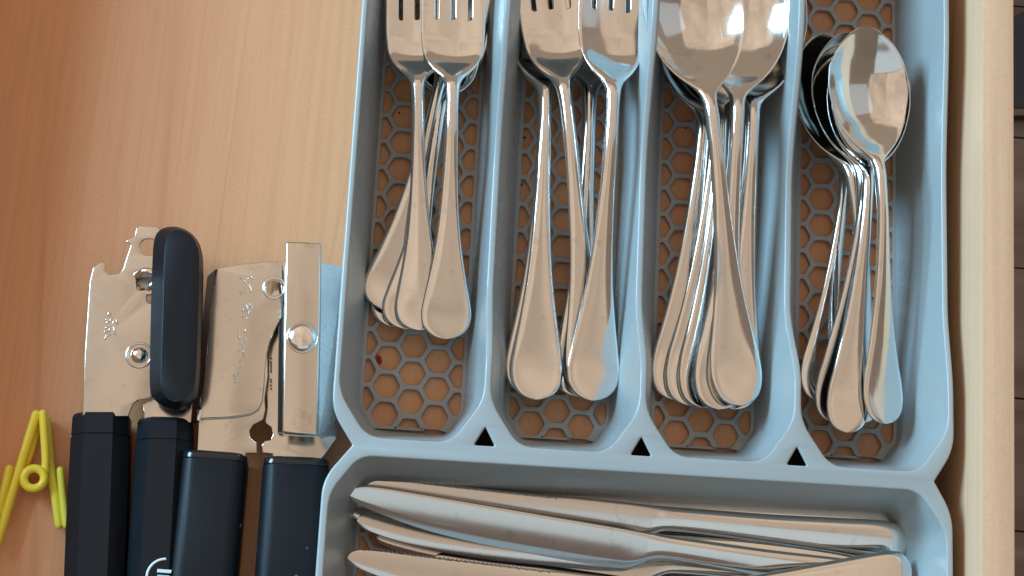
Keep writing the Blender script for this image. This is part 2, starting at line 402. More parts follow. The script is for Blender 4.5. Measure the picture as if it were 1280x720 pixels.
for k, (lp, f4) in enumerate(zip(opens, floors)):
    ins = .0
    bl = map_loop(lp, None, (f4[0], f4[1], f4[2], f4[3]))
    wall('inner_wall', lp, bl, H-.06, .12, dip, TRAY, 12)
# outer skirt
cx, cy = 9.4, 5.9
sk = [(cx+(p[0]-cx)*.975, cy+(p[1]-cy)*.985) for p in outer]
wall('outer_wall', [(cx+(p[0]-cx)*.992, cy+(p[1]-cy)*.994) for p in outer], [(cx+(p[0]-cx)*.935, cy+(p[1]-cy)*.965) for p in outer], H-.1, .1, dip, TRAY, 3)
# honeycomb floors
def clip(poly, x0, x1, y0, y1):
    for ax, lim, sg in ((0, x0, 1), (0, x1, -1), (1, y0, 1), (1, y1, -1)):
        out = []
        for i in range(len(poly)):
            a, b = poly[i-1], poly[i]; ia = sg*(a[ax]-lim) >= 0; ib = sg*(b[ax]-lim) >= 0
            if ia != ib:
                t = (lim-a[ax])/(b[ax]-a[ax]); out.append((a[0]+(b[0]-a[0])*t, a[1]+(b[1]-a[1])*t))
            if ib: out.append(b)
        poly = out
        if len(poly) < 3: return []
    return poly
def inset(poly, d):
    n = len(poly); out = []
    for i in range(n):
        p = np.array(poly[i]); a = np.array(poly[i-1]); b = np.array(poly[(i+1) % n])
        e1 = (p-a)/max(1e-9, np.linalg.norm(p-a)); e2 = (b-p)/max(1e-9, np.linalg.norm(b-p))
        n1 = np.array([-e1[1], e1[0]]); n2 = np.array([-e2[1], e2[0]]); m = n1+n2; L = np.linalg.norm(m)
        if L < 1e-6: return []
        m /= L; c = max(.5, float(m@n1)); out.append(p+m*d/c)
    return out
def area2(p): return .5*sum(p[i-1][0]*p[i][1]-p[i][0]*p[i-1][1] for i in range(len(p)))
def clipc(poly, cv):
    for k in range(len(cv)):
        p, q = np.array(cv[k]), np.array(cv[(k+1) % len(cv)]); out = []
        sd = lambda a: (q[0]-p[0])*(a[1]-p[1])-(q[1]-p[1])*(a[0]-p[0])
        for i in range(len(poly)):
            a, b = poly[i-1], poly[i]; fa, fb = sd(a), sd(b)
            if (fa >= 0) != (fb >= 0):
                t = fa/(fa-fb); out.append((a[0]+(b[0]-a[0])*t, a[1]+(b[1]-a[1])*t))
            if fb >= 0: out.append(b)
        poly = out
        if len(poly) < 3: return []
    return poly
foot = []
for k, f4 in enumerate(floors):
    (a, b), yb, yt, cc = (xs_open[k], -1.12, TOP-.3, (1.05, 1.55)) if k < 4 else ((-1.28, 20.05), -9.6, -1.78, (.95, 1.35))
    o8 = comp_loop(a, b, yb, yt, cc[0], cc[1], 0); o8 = map_loop(o8, None, f4)
    o8 = o8[1:]+o8[:1]
    foot.append(o8 if area2(o8) > 0 else o8[::-1])
PX, PY = .928, 1.062
for k, (a, b, c, d) in enumerate(floors):
    loops = [fillet(inset(foot[k], -.10), .15)]; inner = inset(foot[k], .03)
    ox, oy = (a+1.87, 1.20) if k < 4 else (.62, -2.75)
    Rh = PX/1.5
    i0 = int((a-ox)/PX)-2; i1 = int((b-ox)/PX)+2; j0 = int((c-oy)/PY)-2; j1 = int((d-oy)/PY)+2
    for i in range(i0, i1+1):
        for j in range(j0, j1+1):
            hx = ox+i*PX; hy = oy+j*PY+(PY/2 if i % 2 else 0)
            h = [(hx+Rh*math.cos(math.radians(t)), hy+PY/math.sqrt(3)*math.sin(math.radians(t))) for t in (0, 60, 120, 180, 240, 300)]
            h = clipc(h, inner)
            if len(h) < 3 or abs(area2(h)) < .12: continue
            h = inset(h, .088)
            if len(h) < 3 or area2(h) < .05: continue
            loops.append(fillet(h, .12, 3))
    prism('honeycomb_floor', [W2(l) for l in loops], .03, .24, GRID, tray, .035, 1)

# ------------------------------------------------------------------ cutlery: profiles
def grid_mesh(ss, ts, top, bot, mats, slot=None):
    """closed shell; top/bot(s,t)->(x,y,z) cm ; slot(i,j)->True removes the cell"""
    ns, nt_ = len(ss), len(ts); V = []
    for fn in (top, bot):
        for s in ss:
            for t in ts: V.append(fn(s, t))
    off = ns*nt_; Fc = []; keep = {}
    for i in range(ns-1):
        for j in range(nt_-1): keep[i, j] = not (slot and slot(i, j))
    def vid(i, j): return i*nt_+j
    for (i, j), k in keep.items():
        if not k: continue
        q = (vid(i, j), vid(i, j+1), vid(i+1, j+1), vid(i+1, j))
        Fc.append(q); Fc.append(tuple(x+off for x in reversed(q)))
        for (di, dj, a, b) in ((-1, 0, 0, 1), (0, 1, 1, 2), (1, 0, 2, 3), (0, -1, 3, 0)):
            nb = keep.get((i+di, j+dj))
            inner = 0 <= i+di < ns-1 and 0 <= j+dj < nt_-1
            if inner and not nb: Fc.append((q[b], q[a], q[a]+off, q[b]+off))
            elif (di != 0) and not inner: Fc.append((q[b], q[a], q[a]+off, q[b]+off))
    bm = bmesh.new(); vs = [bm.verts.new(Vector(v)*S) for v in V]
    for f in Fc:
        try: bm.faces.new([vs[x] for x in f])
        except ValueError: pass
    bmesh.ops.remove_doubles(bm, verts=bm.verts, dist=1e-6*3)
    bmesh.ops.recalc_face_normals(bm, faces=bm.faces)
    return bm
def split_parts(bm, cuts, names, mats):
    """cut the one shell at y=cuts into meshes that keep the whole shell's smooth normals"""
    bm.normal_update(); out = []
    for k, nm in enumerate(names):
        lo = cuts[k-1]*S if k else -1e9; hi = cuts[k]*S if k < len(cuts) else 1e9
        fs = [f for f in bm.faces if lo <= f.calc_center_median().y < hi]
        idx = {}; V = []; Nn = []; Fc = []
        for f in fs:
            q = []
            for v in f.verts:
                if v.index not in idx: idx[v.index] = len(V); V.append(v.co[:]); Nn.append(v.normal[:])
                q.append(idx[v.index])
            Fc.append(q)
        me = bpy.data.meshes.new(nm); me.from_pydata(V, [], Fc); me.shade_smooth(); me.normals_split_custom_set_from_vertices(Nn)
        me.materials.append(mats[k]); out.append((nm, me))
    return out
def ssamp(L, n, keys=()):
    s = list(L*(1-np.cos(np.linspace(0, math.pi, n)))/2) + list(keys); return sorted(set(round(float(x), 4) for x in s))
TS = [math.sin(a) for a in np.linspace(-math.pi/2, math.pi/2, 29)]
def rim(t, p=9): return max(0., 1-abs(t)**p)**.5

tsp_w = tab([(0, .02), (.03, .20), (.12, .40), (.3, .58), (.6, .70), (1.0, .755), (1.5, .73), (2.2, .62), (3.2, .475), (4.6, .335), (6.2, .245), (8.0, .205), (9.2, .215), (9.55, .26), (9.75, .38), (10.0, .60), (10.3, .85), (10.7, 1.10), (11.2, 1.31), (11.8, 1.46), (12.4, 1.53), (13.1, 1.48), (13.7, 1.25), (14.2, .90), (14.5, .58), (14.66, .28), (14.7, .02)])
tsp_z = tab([(0, .0), (1.2, .03), (3, .30), (5.5, .82), (8.0, 1.22), (9.0, 1.26), (9.7, 1.06), (10.4, .84), (12, .70), (14.7, .98)])
tsp_d = tab([(0, 0), (9.5, 0), (10.0, .10), (10.7, .34), (11.6, .56), (12.6, .60), (13.5, .45), (14.2, .20), (14.7, 0)])
tsp_th = tab([(0, .13), (2, .15), (7, .22), (9.3, .26), (10.3, .16), (11.5, .10), (14.7, .09)])
sp_c = tab([(0, .02), (2, .035), (4.5, .05), (7, .08), (9.2, .12), (14.7, .1)])
def spoon_fn(up):
    def f(s, t):
        w = tsp_w(s); d = tsp_d(s); th = tsp_th(s); hb = sm(9.2, 10.2, s)
        z = tsp_z(s) - d*(1-abs(t)**2.3) - (1-hb)*sp_c(s)*t*t
        dish = math.exp(-((s-.95)/.55)**2)*.028*(1-t*t)**2; z -= dish
        z += (th/2)*rim(t)*(1 if up else -1)
        return (w*t, s, z)
    return f
bm = grid_mesh(ssamp(14.7, 90, np.linspace(9.2, 14.4, 44)), TS, spoon_fn(True), spoon_fn(False), None)
SPOON = split_parts(bm, [9.75], ['handle', 'bowl'], [STEEL, STEEL])
SPOON_S = {'neck': 9.2, 'tip': 14.7, 'z': tsp_z}

fk_w = tab([(0, .02), (.03, .22), (.12, .46), (.32, .72), (.7, .92), (1.15, .97), (1.8, .89), (3, .68), (4.5, .47), (6.2, .34), (8.2, .27), (10.4, .255), (11.3, .30), (11.7, .42), (12.15, .76), (12.7, 1.05), (13.3, 1.20), (14.5, 1.26), (18, 1.20), (20, 1.08)])
fk_z = tab([(0, .0), (1.3, .03), (3.5, .36), (7, 1.02), (10, 1.48), (11.2, 1.50), (12.2, 1.12), (13.1, .62), (14.0, .42), (16.5, .30), (20, .95)])
fk_th = tab([(0, .14), (2, .16), (8, .23), (11.2, .28), (12.3, .20), (14, .16), (20, .12)])
TF = sorted(set([round(x, 4) for x in TS] + [-.58, -.45, -.065, .065, .45, .58]))
SLOTS = [(-.58, -.45), (-.065, .065), (.45, .58)]
ssf = ssamp(20, 80, list(np.linspace(11, 15.2, 34)))
def slot(i, j):
    s = (ssf[i]+ssf[i+1])/2; t = (TF[j]+TF[j+1])/2
    for a, b in SLOTS:
        if a < t < b:
            c = abs(t-(a+b)/2)/((b-a)/2); return s > 14.75+.1*c
    return False
fk_c = tab([(0, .02), (2, .04), (5, .05), (8, .09), (11, .15), (20, .1)])
def fork_fn(up):
    def f(s, t):
        w = fk_w(s); th = fk_th(s); hb = sm(11.6, 13.2, s)
        z = fk_z(s) + hb*.16*t*t - (1-hb)*fk_c(s)*t*t
        z -= math.exp(-((s-1.1)/.6)**2)*.03*(1-t*t)**2
        z -= math.exp(-((s-12.5)/.45)**2)*.10*(1-t*t)
        z += (th/2)*rim(t, 10)*(1 if up else -1)
        return (w*t, s, z)
    return f
bm = grid_mesh(ssf, TF, fork_fn(True), fork_fn(False), None, slot)
FORK = split_parts(bm, [11.5], ['handle', 'head'], [STEEL, STEEL])
FORK_S = {'neck': 11.0, 'tip': 20, 'z': fk_z}

def knife(serr):
    up_ = tab([(0, .02), (.03, .28), (.15, .52), (.4, .68), (1.0, .74), (3, .66), (5.5, .54), (8.5, .46), (9.6, .43), (10.3, .42), (11.2, .43), (13, .43), (17, .44), (19.5, .45), (20.3, .42), (20.8, .32), (21.04, .16), (21.1, .0)])
    lo_ = tab([(0, .02), (.03, .28), (.15, .52), (.4, .68), (1.0, .72), (3, .60), (5.5, .50), (8.5, .42), (9.3, .44), (9.7, .56), (10.2, .86), (10.8, 1.04), (12, 1.08), (15, 1.04), (17.5, .90), (19.2, .66), (20.2, .44), (20.75, .28), (21.03, .12), (21.1, .0)])
    h_ = tab([(0, .10), (.6, .17), (3, .22), (7, .23), (9, .21), (9.9, .13), (10.8, .075), (21.1, .05)])
    ss = ssamp(21.1, 90, np.linspace(9, 11.2, 16))
    if serr: ss = sorted(set(ss + [round(float(x), 4) for x in np.arange(13, 20.6, .08)]))
    def mk(up):
        def f(s, t):
            a, b = up_(s), lo_(s)
            x = -b + (a+b)*(t+1)/2 if t < 0 else -b+(a+b)*(t+1)/2
            if serr and 13 < s < 20.6 and t > .9: x -= .065*sm(13, 14, s)*(abs(((s-13)/.16) % 1-.5)*2)
            bl = sm(9.3, 11, s)
            hh = h_(s); prof_h = max(0., 1-abs(t)**3.2)**.5; prof_b = max(0., 1-abs(t)**14)**.5*(1 if t > -.55 else (1-.85*((-.55-t)/.45)))
            z = hh*(prof_h*(1-bl)+prof_b*bl)
            return (x, s, z*(1 if up else -1)+.22-bl*.10*(x+.1)**2)
        return f
    bm = grid_mesh(ss, TS, mk(True), mk(False), None)
    return split_parts(bm, [9.9], ['handle', 'blade'], [STEEL, BLADE])
KNIFE = knife(False); KNIFE_SER = knife(True)
KN_S = {'tip': 21.1, 'z': lambda s: 0.}

def place(kind, parts, prof, A, zA, B, zB, sB, label, cat, group, roll=0., wscale=None, flip=False):
    """handle end at pixel A (height zA), point at station sB at pixel B (height zB)"""
    a = P(*A, zA); b = P(*B, zB); d = b-a
    rise = prof['z'](sB)-prof['z'](0)
    Lxy = np.linalg.norm(d[:2]); k = Lxy/sB
    vy = np.array([d[0], d[1], (zB-zA)-rise*k]); vy /= np.linalg.norm(vy)
    vx = np.cross(vy, [0, 0, 1.]); vx /= np.linalg.norm(vx); vz = np.cross(vx, vy)
    c, s_ = math.cos(math.radians(roll)), math.sin(math.radians(roll))
    vx2 = vx*c+vz*s_; vz2 = vz*c-vx*s_
    if flip: vx2 = -vx2
    ws = wscale or k
    m = Matrix.Identity(4)
    for i in range(3):
        m[i][0] = vx2[i]*ws; m[i][1] = vy[i]*k; m[i][2] = vz2[i]*k; m[i][3] = a[i]*S
    e = bpy.data.objects.new(kind, None); e.empty_display_size = .01; e.matrix_world = m
    C.objects.link(e); tag(e, label, cat, group)
    for nm, me in parts:
        o = bpy.data.objects.new(nm, me); link(o, e)
    return e
# --- small forks, first compartment
g = 'small forks in the first compartment'
def sf(A, zA, B, zB, label, roll=0): place('small_fork', FORK, FORK_S, A, zA, B, zB, 11.25, label, 'fork', g, roll, .96)
sf((488, 408), .45, (557, 110), 1.6, 'small fork lowest in the pile, a sliver of its handle end under the leftmost handle')
sf((478, 386), .9, (549, 98), 2.0, 'small fork whose handle end points farthest left in the first compartment', -4)
sf((504, 411), 1.0, (552, 128), 1.9, 'small fork with its handle end second from left in the first compartment')
sf((525, 413), 1.25, (524, 104), 2.9, 'small fork whose tined head is on the left in the first compartment', 3)
sf((557, 424), 1.6, (566, 106), 3.3, 'small fork lying on top in the first compartment, head and broad handle end fully exposed', 0)
# --- dinner forks
g = 'dinner forks in the second compartment'
def df(A, zA, B, zB, label, roll=0): place('dinner_fork', FORK, FORK_S, A, zA, B, zB, 11.25, label, 'fork', g, roll, 1.02)
df((662, 494), .75, (680, 122), 2.1, 'dinner fork mostly hidden, its handle edge showing left of the broad left handle', -3)
df((722, 496), .6, (738, 120), 1.7, 'dinner fork mostly hidden beneath the right hand dinner fork')
df((743, 496), 1.0, (706, 110), 3.0, 'dinner fork with its head in the middle and its handle tucked under its neighbours')
df((670, 500), 1.5, (682, 119), 2.5, 'dinner fork with its broad handle end at the left of the second compartment', 0)
df((740, 501), 1.6, (762, 112), 3.7, 'dinner fork on top at the right of the second compartment', -6)
# --- tablespoons
g = 'tablespoons in the third compartment'
def ts(A, zA, B, zB, label, roll=0): place('tablespoon', SPOON, SPOON_S, A, zA, B, zB, 9.65, label, 'spoon', g, roll, 1.27)
ts((842, 500), .6, (876, 140), 2.0, 'tablespoon whose handle end is leftmost in the fan of tablespoons', -5)
ts((860, 507), .85, (893, 140), 1.8, 'tablespoon with the second handle end from left in the fan of tablespoons', -4)
ts((878, 510), 1.1, (900, 130), 2.0, 'tablespoon with the third handle end from left in the fan of tablespoons', -3)
ts((918, 512), 1.4, (945, 122), 3.4, 'tablespoon with the rightmost bowl edge, its handle behind the top spoon', 4)
ts((898, 512), 1.9, (924, 112), 4.0, 'tablespoon directly under the top one, its bowl showing to the right', 2)
ts((926, 507), 2.5, (883, 110), 4.6, 'tablespoon lying on top with its bowl and broad handle end fully exposed', -2)
# --- teaspoons
g = 'teaspoons in the fourth compartment'
def tp(A, zA, B, zB, label, roll=0, w=1.0): place('teaspoon', SPOON, SPOON_S, A, zA, B, zB, 9.35, label, 'spoon', g, roll, w)
tp((1096, 522), .9, (1052, 206), 3.1, 'teaspoon with its dark bowl farthest left, touching the divider, handle end hidden', -14)
tp((1082, 528), 1.1, (1068, 206), 3.4, 'teaspoon with the second dark bowl edge from the left, handle end hidden', -11)
tp((1022, 501), 1.3, (1050, 215), 1.3, 'teaspoon whose slim handle end is leftmost in the fourth compartment', -10)
tp((1040, 527), 1.6, (1079, 207), 3.6, 'teaspoon whose handle edge shows just left of the lowest reaching one', -8)
tp((1058, 541), 2.3, (1084, 218), 3.7, 'teaspoon with the lowest reaching handle end in the fourth compartment', -3, 1.06)
tp((1107, 530), 2.5, (1093, 203), 4.4, 'teaspoon lying on top in the fourth compartment with its whole bowl exposed', -10, 1.04)
# --- table knives: A = handle end, B = blade tip
g = 'table knives in the front compartment'
def kn(A, zA, B, zB, label, roll=0, ser=False, flip=False): place('table_knife', KNIFE_SER if ser else KNIFE, KN_S, A, zA, B, zB, 21.1, label, 'knife', g, roll, 1.0, flip)
kn((1133, 652), .9, (447, 616), .6, 'table knife farthest back against the tray wall, only its handle showing clearly', 0, True)
kn((1133, 679), 1.5, (450, 608), 1.2, 'table knife second from the back, toothed blade above the bright blade', 13, True)
kn((1125, 702), .6, (436, 640), .6, 'table knife whose rounded tip peeps out just below the bright bluish blade tip', 0)
kn((1122, 728), .45, (470, 672), .4, 'table knife lowest in the pile, a strip of it showing beneath the dull tan blade', 0)
kn((1122, 704), 1.0, (446, 652), .9, 'table knife with a dull tan blade below the bright bluish blade', 2)
kn((1131, 733), 1.7, (436, 616), 2.2, 'table knife on top with a broad bright bluish blade', 21)
kn((1120, 785), .5, (540, 702), .5, 'table knife mostly hidden under the lower toothed blade', 0)
kn((1132, 782), 1.4, (434, 698), 1.7, 'table knife with a row of small teeth along its upper edge, lowest at the left', 2, True)
kn((1137, 712), 2.6, (470, 800), 1.9, 'table knife at the lower right whose broad handle end crosses over the others', 0)

# ------------------------------------------------------------------ can opener with the black knob
ca = empty('can_opener', P(150, 520, 0), 'can opener with ridged black handles and an oval black turning knob, left of the two', 'can opener', 'can openers')
def octo(w, h, c):
    a, b = w/2, h/2; return [(-a, -b+c), (-a+c, -b), (a-c, -b), (a, -b+c), (a, b-c), (a-c, b), (-a+c, b), (-a, b-c)]
def handle_oct(uA, vA, uB, vB, wpx, par):
    z = 1.15; A = P(uA, vA, z); B = P(uB, vB, z); B = A+(B-A)/np.linalg.norm(B-A)*13; w = wpx/34.
    h = 1.9
    e = bar('handle', A, B, [(0, .86, .8), (.06, .93, .92), (.16, .97, .97), (.80, .985, .985), (.82, .955, .95), (.87, .955, .95), (.89, 1, 1), (4, 1.02, 1.02), (11.5, .98, .98), (12.7, .8, .8), (13, .5, .5)], octo(w, h, .52), BLACK, par, 22)
    return e, A, B, w, h
handle_oct(128, 519, 118, 760, 70, ca)
hb, hA, hB, hwid, hh = handle_oct(208, 526, 194, 760, 68, ca)
# emblem printed on the right handle
emb = P(204, 735, 2.1)
arc = [emb+np.array([1.05*math.cos(a), 1.05*math.sin(a), .03]) for a in np.linspace(math.radians(62), math.radians(330), 26)]
for nm, rr, a0, a1 in (('emblem_ring', .62, 95, 330),):
    c = P(206, 721, 2.12); pts = [c+np.array([rr*math.cos(math.radians(a)), rr*math.sin(math.radians(a)), 0]) for a in np.linspace(a0, a1, 30)]
    tube(nm, pts, .045, WHITE_PRINT, hb, 8, .5)
def text(name, body, c, size, rot, depth, mat, parent, shear=0., font_bevel=.0):
    cu = bpy.data.curves.new(name, 'FONT'); cu.body = body; cu.size = size*S; cu.align_x = 'CENTER'; cu.align_y = 'CENTER'; cu.extrude = depth*S; cu.shear = shear
    cu.bevel_depth = font_bevel*S
    t = bpy.data.objects.new('t', cu); C.objects.link(t); bpy.context.view_layer.update()
    me = bpy.data.meshes.new_from_object(t.evaluated_get(bpy.context.evaluated_depsgraph_get())); bpy.data.objects.remove(t)
    me.materials.clear(); me.materials.append(mat); me.name = name
    o = bpy.data.objects.new(name, me); link(o, parent); o.location = Vector(np.asarray(c)-loc_of(parent))*S; o.rotation_euler = (0, 0, math.radians(rot)); return o
c = P(205, 716, 2.14)
for k in range(3):
    prism('emblem_bar', [[c[:2]+np.array(q) for q in ((-.24+.02*k, .12-.2*k), (.26-.05*k, .12-.2*k), (.24-.05*k, .0-.2*k), (-.25+.02*k, .0-.2*k))]], 2.08, 2.13, BLUE_PRINT if k else WHITE_PRINT, hb, .01, 0)
# stamped jaw plates
z = 2.0
pl = [(103, 521), (106, 440), (112, 352), (116, 335), (123, 329), (129, 327), (132, 331), (131, 338), (136, 343), (148, 342), (154, 336), (158, 322), (163, 308), (162, 304), (157, 302), (160, 299), (168, 296), (170, 286), (173, 282), (196, 283), (206, 292), (214, 300), (224, 330), (222, 420), (214, 470), (196, 488), (186, 497), (172, 500), (166, 505), (160, 520)]
plate = prism('jaw_plate', [px(pl, z), pcirc(186, 309, z, 12), fillet(px([(169, 338), (197, 336), (197, 362), (171, 363)], z), .12), fillet(px([(183, 368), (197, 368), (196, 380), (184, 379)], z), .1)], z-.18, z, PLATE, ca, .03)
ring('hole_rim', P(186, 309, z-.02), .37, .035, BRIGHT, plate)
pl = [(180, 528), (180, 515), (177, 506), (190, 498), (212, 470), (236, 440), (241, 470), (241, 500), (239, 528)]
prism('lower_jaw_plate', [px(pl, z-.3)], z-.5, z-.32, PLATE, ca, .03)
# feed gear and cutting wheel seen in the punched openings
gc = P(184, 346, z-.1)
gear = []
for k in range(48):
    rr = .50 if (k % 4) < 2 else .41; a = 2*math.pi*k/48; gear.append(gc[:2]+np.array([rr*math.cos(a), rr*math.sin(a)]))
prism('feed_gear', [gear], z-.55, z-.22, steel('dark_steel', (.35, .32, .30), .3), ca, .02)
tube('bent_tab', smooth_path([P(171, 344, z+.02), P(180, 339, z+.25), P(190, 340, z+.3), P(200, 344, z+.2)], 6), .13, BRIGHT, ca, 12, .8)
tube('bent_tab', smooth_path([P(186, 366, z-.15), P(188, 358, z+.05), P(196, 352, z+.1)], 6), .11, PLATE, ca, 10, .8)
rc = P(174, 444, z); ring('rivet_collar', rc+np.array([0, 0, .01]), .44, .05, PLATE, ca, .5)
dome('rivet', rc, .31, .22, BRIGHT, ca)
# turning knob: a fat bevelled stadium
def stadium(a, b, r, n=16):
    a = np.array(a[:2]); b = np.array(b[:2]); t = (b-a)/np.linalg.norm(b-a); s = np.array([-t[1], t[0]]); out = []
    for k in range(n+1):
        q = math.pi*k/n; out.append(b+s*r*math.cos(q)+t*r*math.sin(q))
    for k in range(n+1):
        q = math.pi*k/n; out.append(a-s*r*math.cos(q)-t*r*math.sin(q))
    return out
zk = 3.7; a = P(223, 313, zk); b = P(216, 480, zk)
def loft(name, loops, zs, mat, parent, sharp=30):
    V = []; Fc = []; n = len(loops[0])
    for lp, zz in zip(loops, zs): V += [np.array([p[0], p[1], zz]) for p in lp]
    for i in range(len(loops)-1):
        for k in range(n): Fc.append((i*n+k, i*n+(k+1) % n, (i+1)*n+(k+1) % n, (i+1)*n+k))
    Fc += [tuple(range(n)), tuple((len(loops)-1)*n+k for k in range(n-1, -1, -1))]
    o = mesh(name, V, Fc, mat, parent)
    bm = bmesh.new(); bm.from_mesh(o.data); bmesh.ops.recalc_face_normals(bm, faces=bm.faces); bm.to_mesh(o.data); bm.free()
    o.data.set_sharp_from_angle(angle=math.radians(sharp)); return o
def closed_smooth(pts, sub=4):
    n = len(pts); out = []
    for i in range(n):
        p0, p1, p2, p3 = (np.array(pts[(i+k) % n], float) for k in (-1, 0, 1, 2))
        for k in range(sub):
            t = k/sub; out.append(.5*((2*p1)+(-p0+p2)*t+(2*p0-5*p1+4*p2-p3)*t*t+(-p0+3*p1-3*p2+p3)*t**3))
    return out
kb = px([(192, 302), (197, 289), (208, 283), (223, 283), (238, 290), (249, 304), (252.5, 325), (251, 400), (247, 480), (239, 499), (222, 509), (205, 507), (193, 498), (187, 482), (188, 400), (190, 330)], 3.2)
kt = px([(207, 304), (211, 292), (219, 287), (228, 288), (239, 295), (246, 307), (249, 326), (247.5, 400), (244, 476), (236, 493), (223, 502), (212, 500), (204, 491), (201, 476), (203, 400), (205, 330)], 3.7)
kb = closed_smooth(kb); kt = closed_smooth(kt); km = sum(kb)/len(kb); kn_ = sum(kt)/len(kt)
loft('turning_knob', [[km+(p-km)*.93 for p in kb], [km+(p-km)*.99 for p in kb], kb, [p*.08+q*.92 for p, q in zip(kb, kt)], kt, [kn_+(q-kn_)*.96 for q in kt]], [2.3, 2.4, 3.1, 3.64, 3.69, 3.7], BLACK, ca, 24)
dome('knob_post', (*P(216, 400, 2.0)[:2], 2.0), .5, .5, BRIGHT, ca)
# embossed marks on the plate
def strokes(name, segs, z, r, mat, parent):
    V = []; Fc = []
    for (x0, y0, x1, y1) in segs:
        A = P(x0, y0, z); B = P(x1, y1, z); t = (B-A); L = np.linalg.norm(t); t /= L; s = np.array([-t[1], t[0], 0]); b0 = len(V)
        for f, rr in ((0, .2), (.15, 1), (.85, 1), (1, .2)):
            for sd, hh_ in ((-1, -.3), (-.6, .55), (0, .8), (.6, .55), (1, -.3)): V.append(A+t*L*f+s*r*rr*sd+np.array([0, 0, r*hh_*(.4 if rr < 1 else 1)]))
        for i in range(3):
            for j in range(4): Fc.append((b0+i*5+j, b0+i*5+j+1, b0+(i+1)*5+j+1, b0+(i+1)*5+j))
    return mesh(name, V, Fc, mat, parent)
sg = [(134, 392, 140, 397), (140, 397, 137, 402), (137, 402, 131, 399), (132, 404, 138, 401), (140, 405, 145, 399), (145, 399, 147, 406), (131, 410, 138, 409), (138, 409, 136, 415), (136, 415, 130, 414), (142, 408, 144, 420), (144, 420, 146, 420), (131, 421, 139, 418), (131, 421, 132, 425), (135, 390, 139, 393)]
strokes('embossed_mark', sg, z, .035, BRIGHT, plate)

# ------------------------------------------------------------------ can opener with the steel crank
cb = empty('can_opener', P(320, 570, 0), 'right can opener with smooth rounded grips, engraved plates and a flat steel crank', 'can opener', 'can openers')
def rrect(w, h, r, n=5):
    out = []
    for sx, sy, a0 in ((1, 1, 0), (-1, 1, 90), (-1, -1, 180), (1, -1, 270)):
        for k in range(n+1):
            a = math.radians(a0+90*k/n); out.append((sx*(w/2-r)+r*math.cos(a), sy*(h/2-r)+r*math.sin(a)))
    return out
def handle_round(uA, vA, uB, vB, wpx, par):
    z = 1.2; A = P(uA, vA, z); B = P(uB, vB, z); d = (B-A)/np.linalg.norm(B-A); w = wpx/34.5; h = 2.0
    hnd = bar('handle', A+d*.22, A+d*13.5, [(0, .97, .96), (.05, 1, 1), (4, 1.03, 1.02), (12, 1, 1), (13, .8, .8), (13.3, .5, .5)], rrect(w, h, .55, 7), BLACK_SOFT, par, 40)
    bar('handle_collar', A-d*.06, A+d*.4, [(0, .88, .86), (.05, .96, .94), (.12, .985, .97), (.28, .985, .97), (.30, .93, .93), (.32, .93, .93)], rrect(w, h, .5, 7), GLOSS_BLACK, hnd, 40)
    return hnd
handle_round(270, 571, 254, 730, 81, cb); handle_round(371, 578, 362, 730, 82, cb)
z = 2.15
# lower (handle) plates, the keyhole gap lies between them
pl = [(246, 572), (250, 500), (262, 430), (300, 400), (334, 420), (335, 470), (331, 498), (332, 512), (329, 524), (324, 527), (316, 531), (312, 538), (313, 547), (321, 553), (321, 566), (307, 566), (307, 573)]
low1 = prism('handle_plate', [px(pl, z-.22)], z-.42, z-.24, PLATE, cb, .03)
pl = [(340, 577), (341, 567), (328, 566), (327, 556), (331, 551), (338, 550), (341, 543), (339, 534), (332, 529), (331, 524), (334, 508), (333, 490), (336, 450), (340, 330), (404, 330), (404, 520), (421, 548), (397, 579)]
low2 = prism('handle_plate', [px(pl, z-.5)], z-.68, z-.5, PLATE, cb, .03)
# big engraved cover plate, left flange folded down
pl = [(250, 523), (257, 455), (264, 385), (271, 338), (273, 335), (300, 330), (330, 327), (352, 326.5), (353, 395), (347, 406), (338, 424), (334, 440), (331, 462), (330, 485), (328, 502), (324, 511), (314, 517), (290, 521)]
cov = prism('cover_plate', [px(pl, z), pcirc(343, 360, z, 11)], z-.18, z, PLATE, cb, .035)
ring('hole_rim', P(343, 360, z+.0), .38, .05, BRIGHT, cov)
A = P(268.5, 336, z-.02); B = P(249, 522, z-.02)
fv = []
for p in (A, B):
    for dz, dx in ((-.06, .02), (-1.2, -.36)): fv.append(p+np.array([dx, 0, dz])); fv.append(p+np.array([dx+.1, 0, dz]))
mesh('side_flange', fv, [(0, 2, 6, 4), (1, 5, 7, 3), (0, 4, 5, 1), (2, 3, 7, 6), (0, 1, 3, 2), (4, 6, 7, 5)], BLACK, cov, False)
prism('corner_tab', [px([(247, 512), (252, 512), (251, 526), (246, 526)], z+.05)], z-.3, z+.06, BRIGHT, cov, .03)
prism('gap_shadow_strip', [px([(349, 332), (353, 332), (352, 540), (347, 540)], z-.05)], z-.45, z-.06, GLOSS_BLACK, cb, .02)  # black strip standing in for the shadow in the gap beside the crank
sg = [(299, 346, 303, 349), (305, 350, 307, 354), (309, 349, 314, 345), (314, 345, 317, 350), (305, 358, 307, 360), (312, 355, 314, 366), (299, 364, 306, 366), (300, 364, 302, 369), (304, 384, 304, 391), (308, 380, 310, 390), (312, 379, 315, 385), (313, 387, 310, 393), (305, 394, 303, 397), (309, 396, 308, 400), (308, 404, 308, 406), (307, 410, 306, 417), (305, 422, 309, 424), (307, 424, 304, 430), (304, 431, 305, 436), (303, 437, 304, 442), (303, 443, 308, 447), (303, 449, 299, 453), (302, 456, 299, 460), (296, 460, 298, 462), (294, 466, 292, 471), (293, 472, 300, 465), (292, 478, 300, 476), (292, 474, 299, 472), (298, 418, 300, 424), (300, 436, 296, 441), (296, 412, 299, 416)]
strokes('embossed_script', sg, z, .03, BRIGHT, cov)
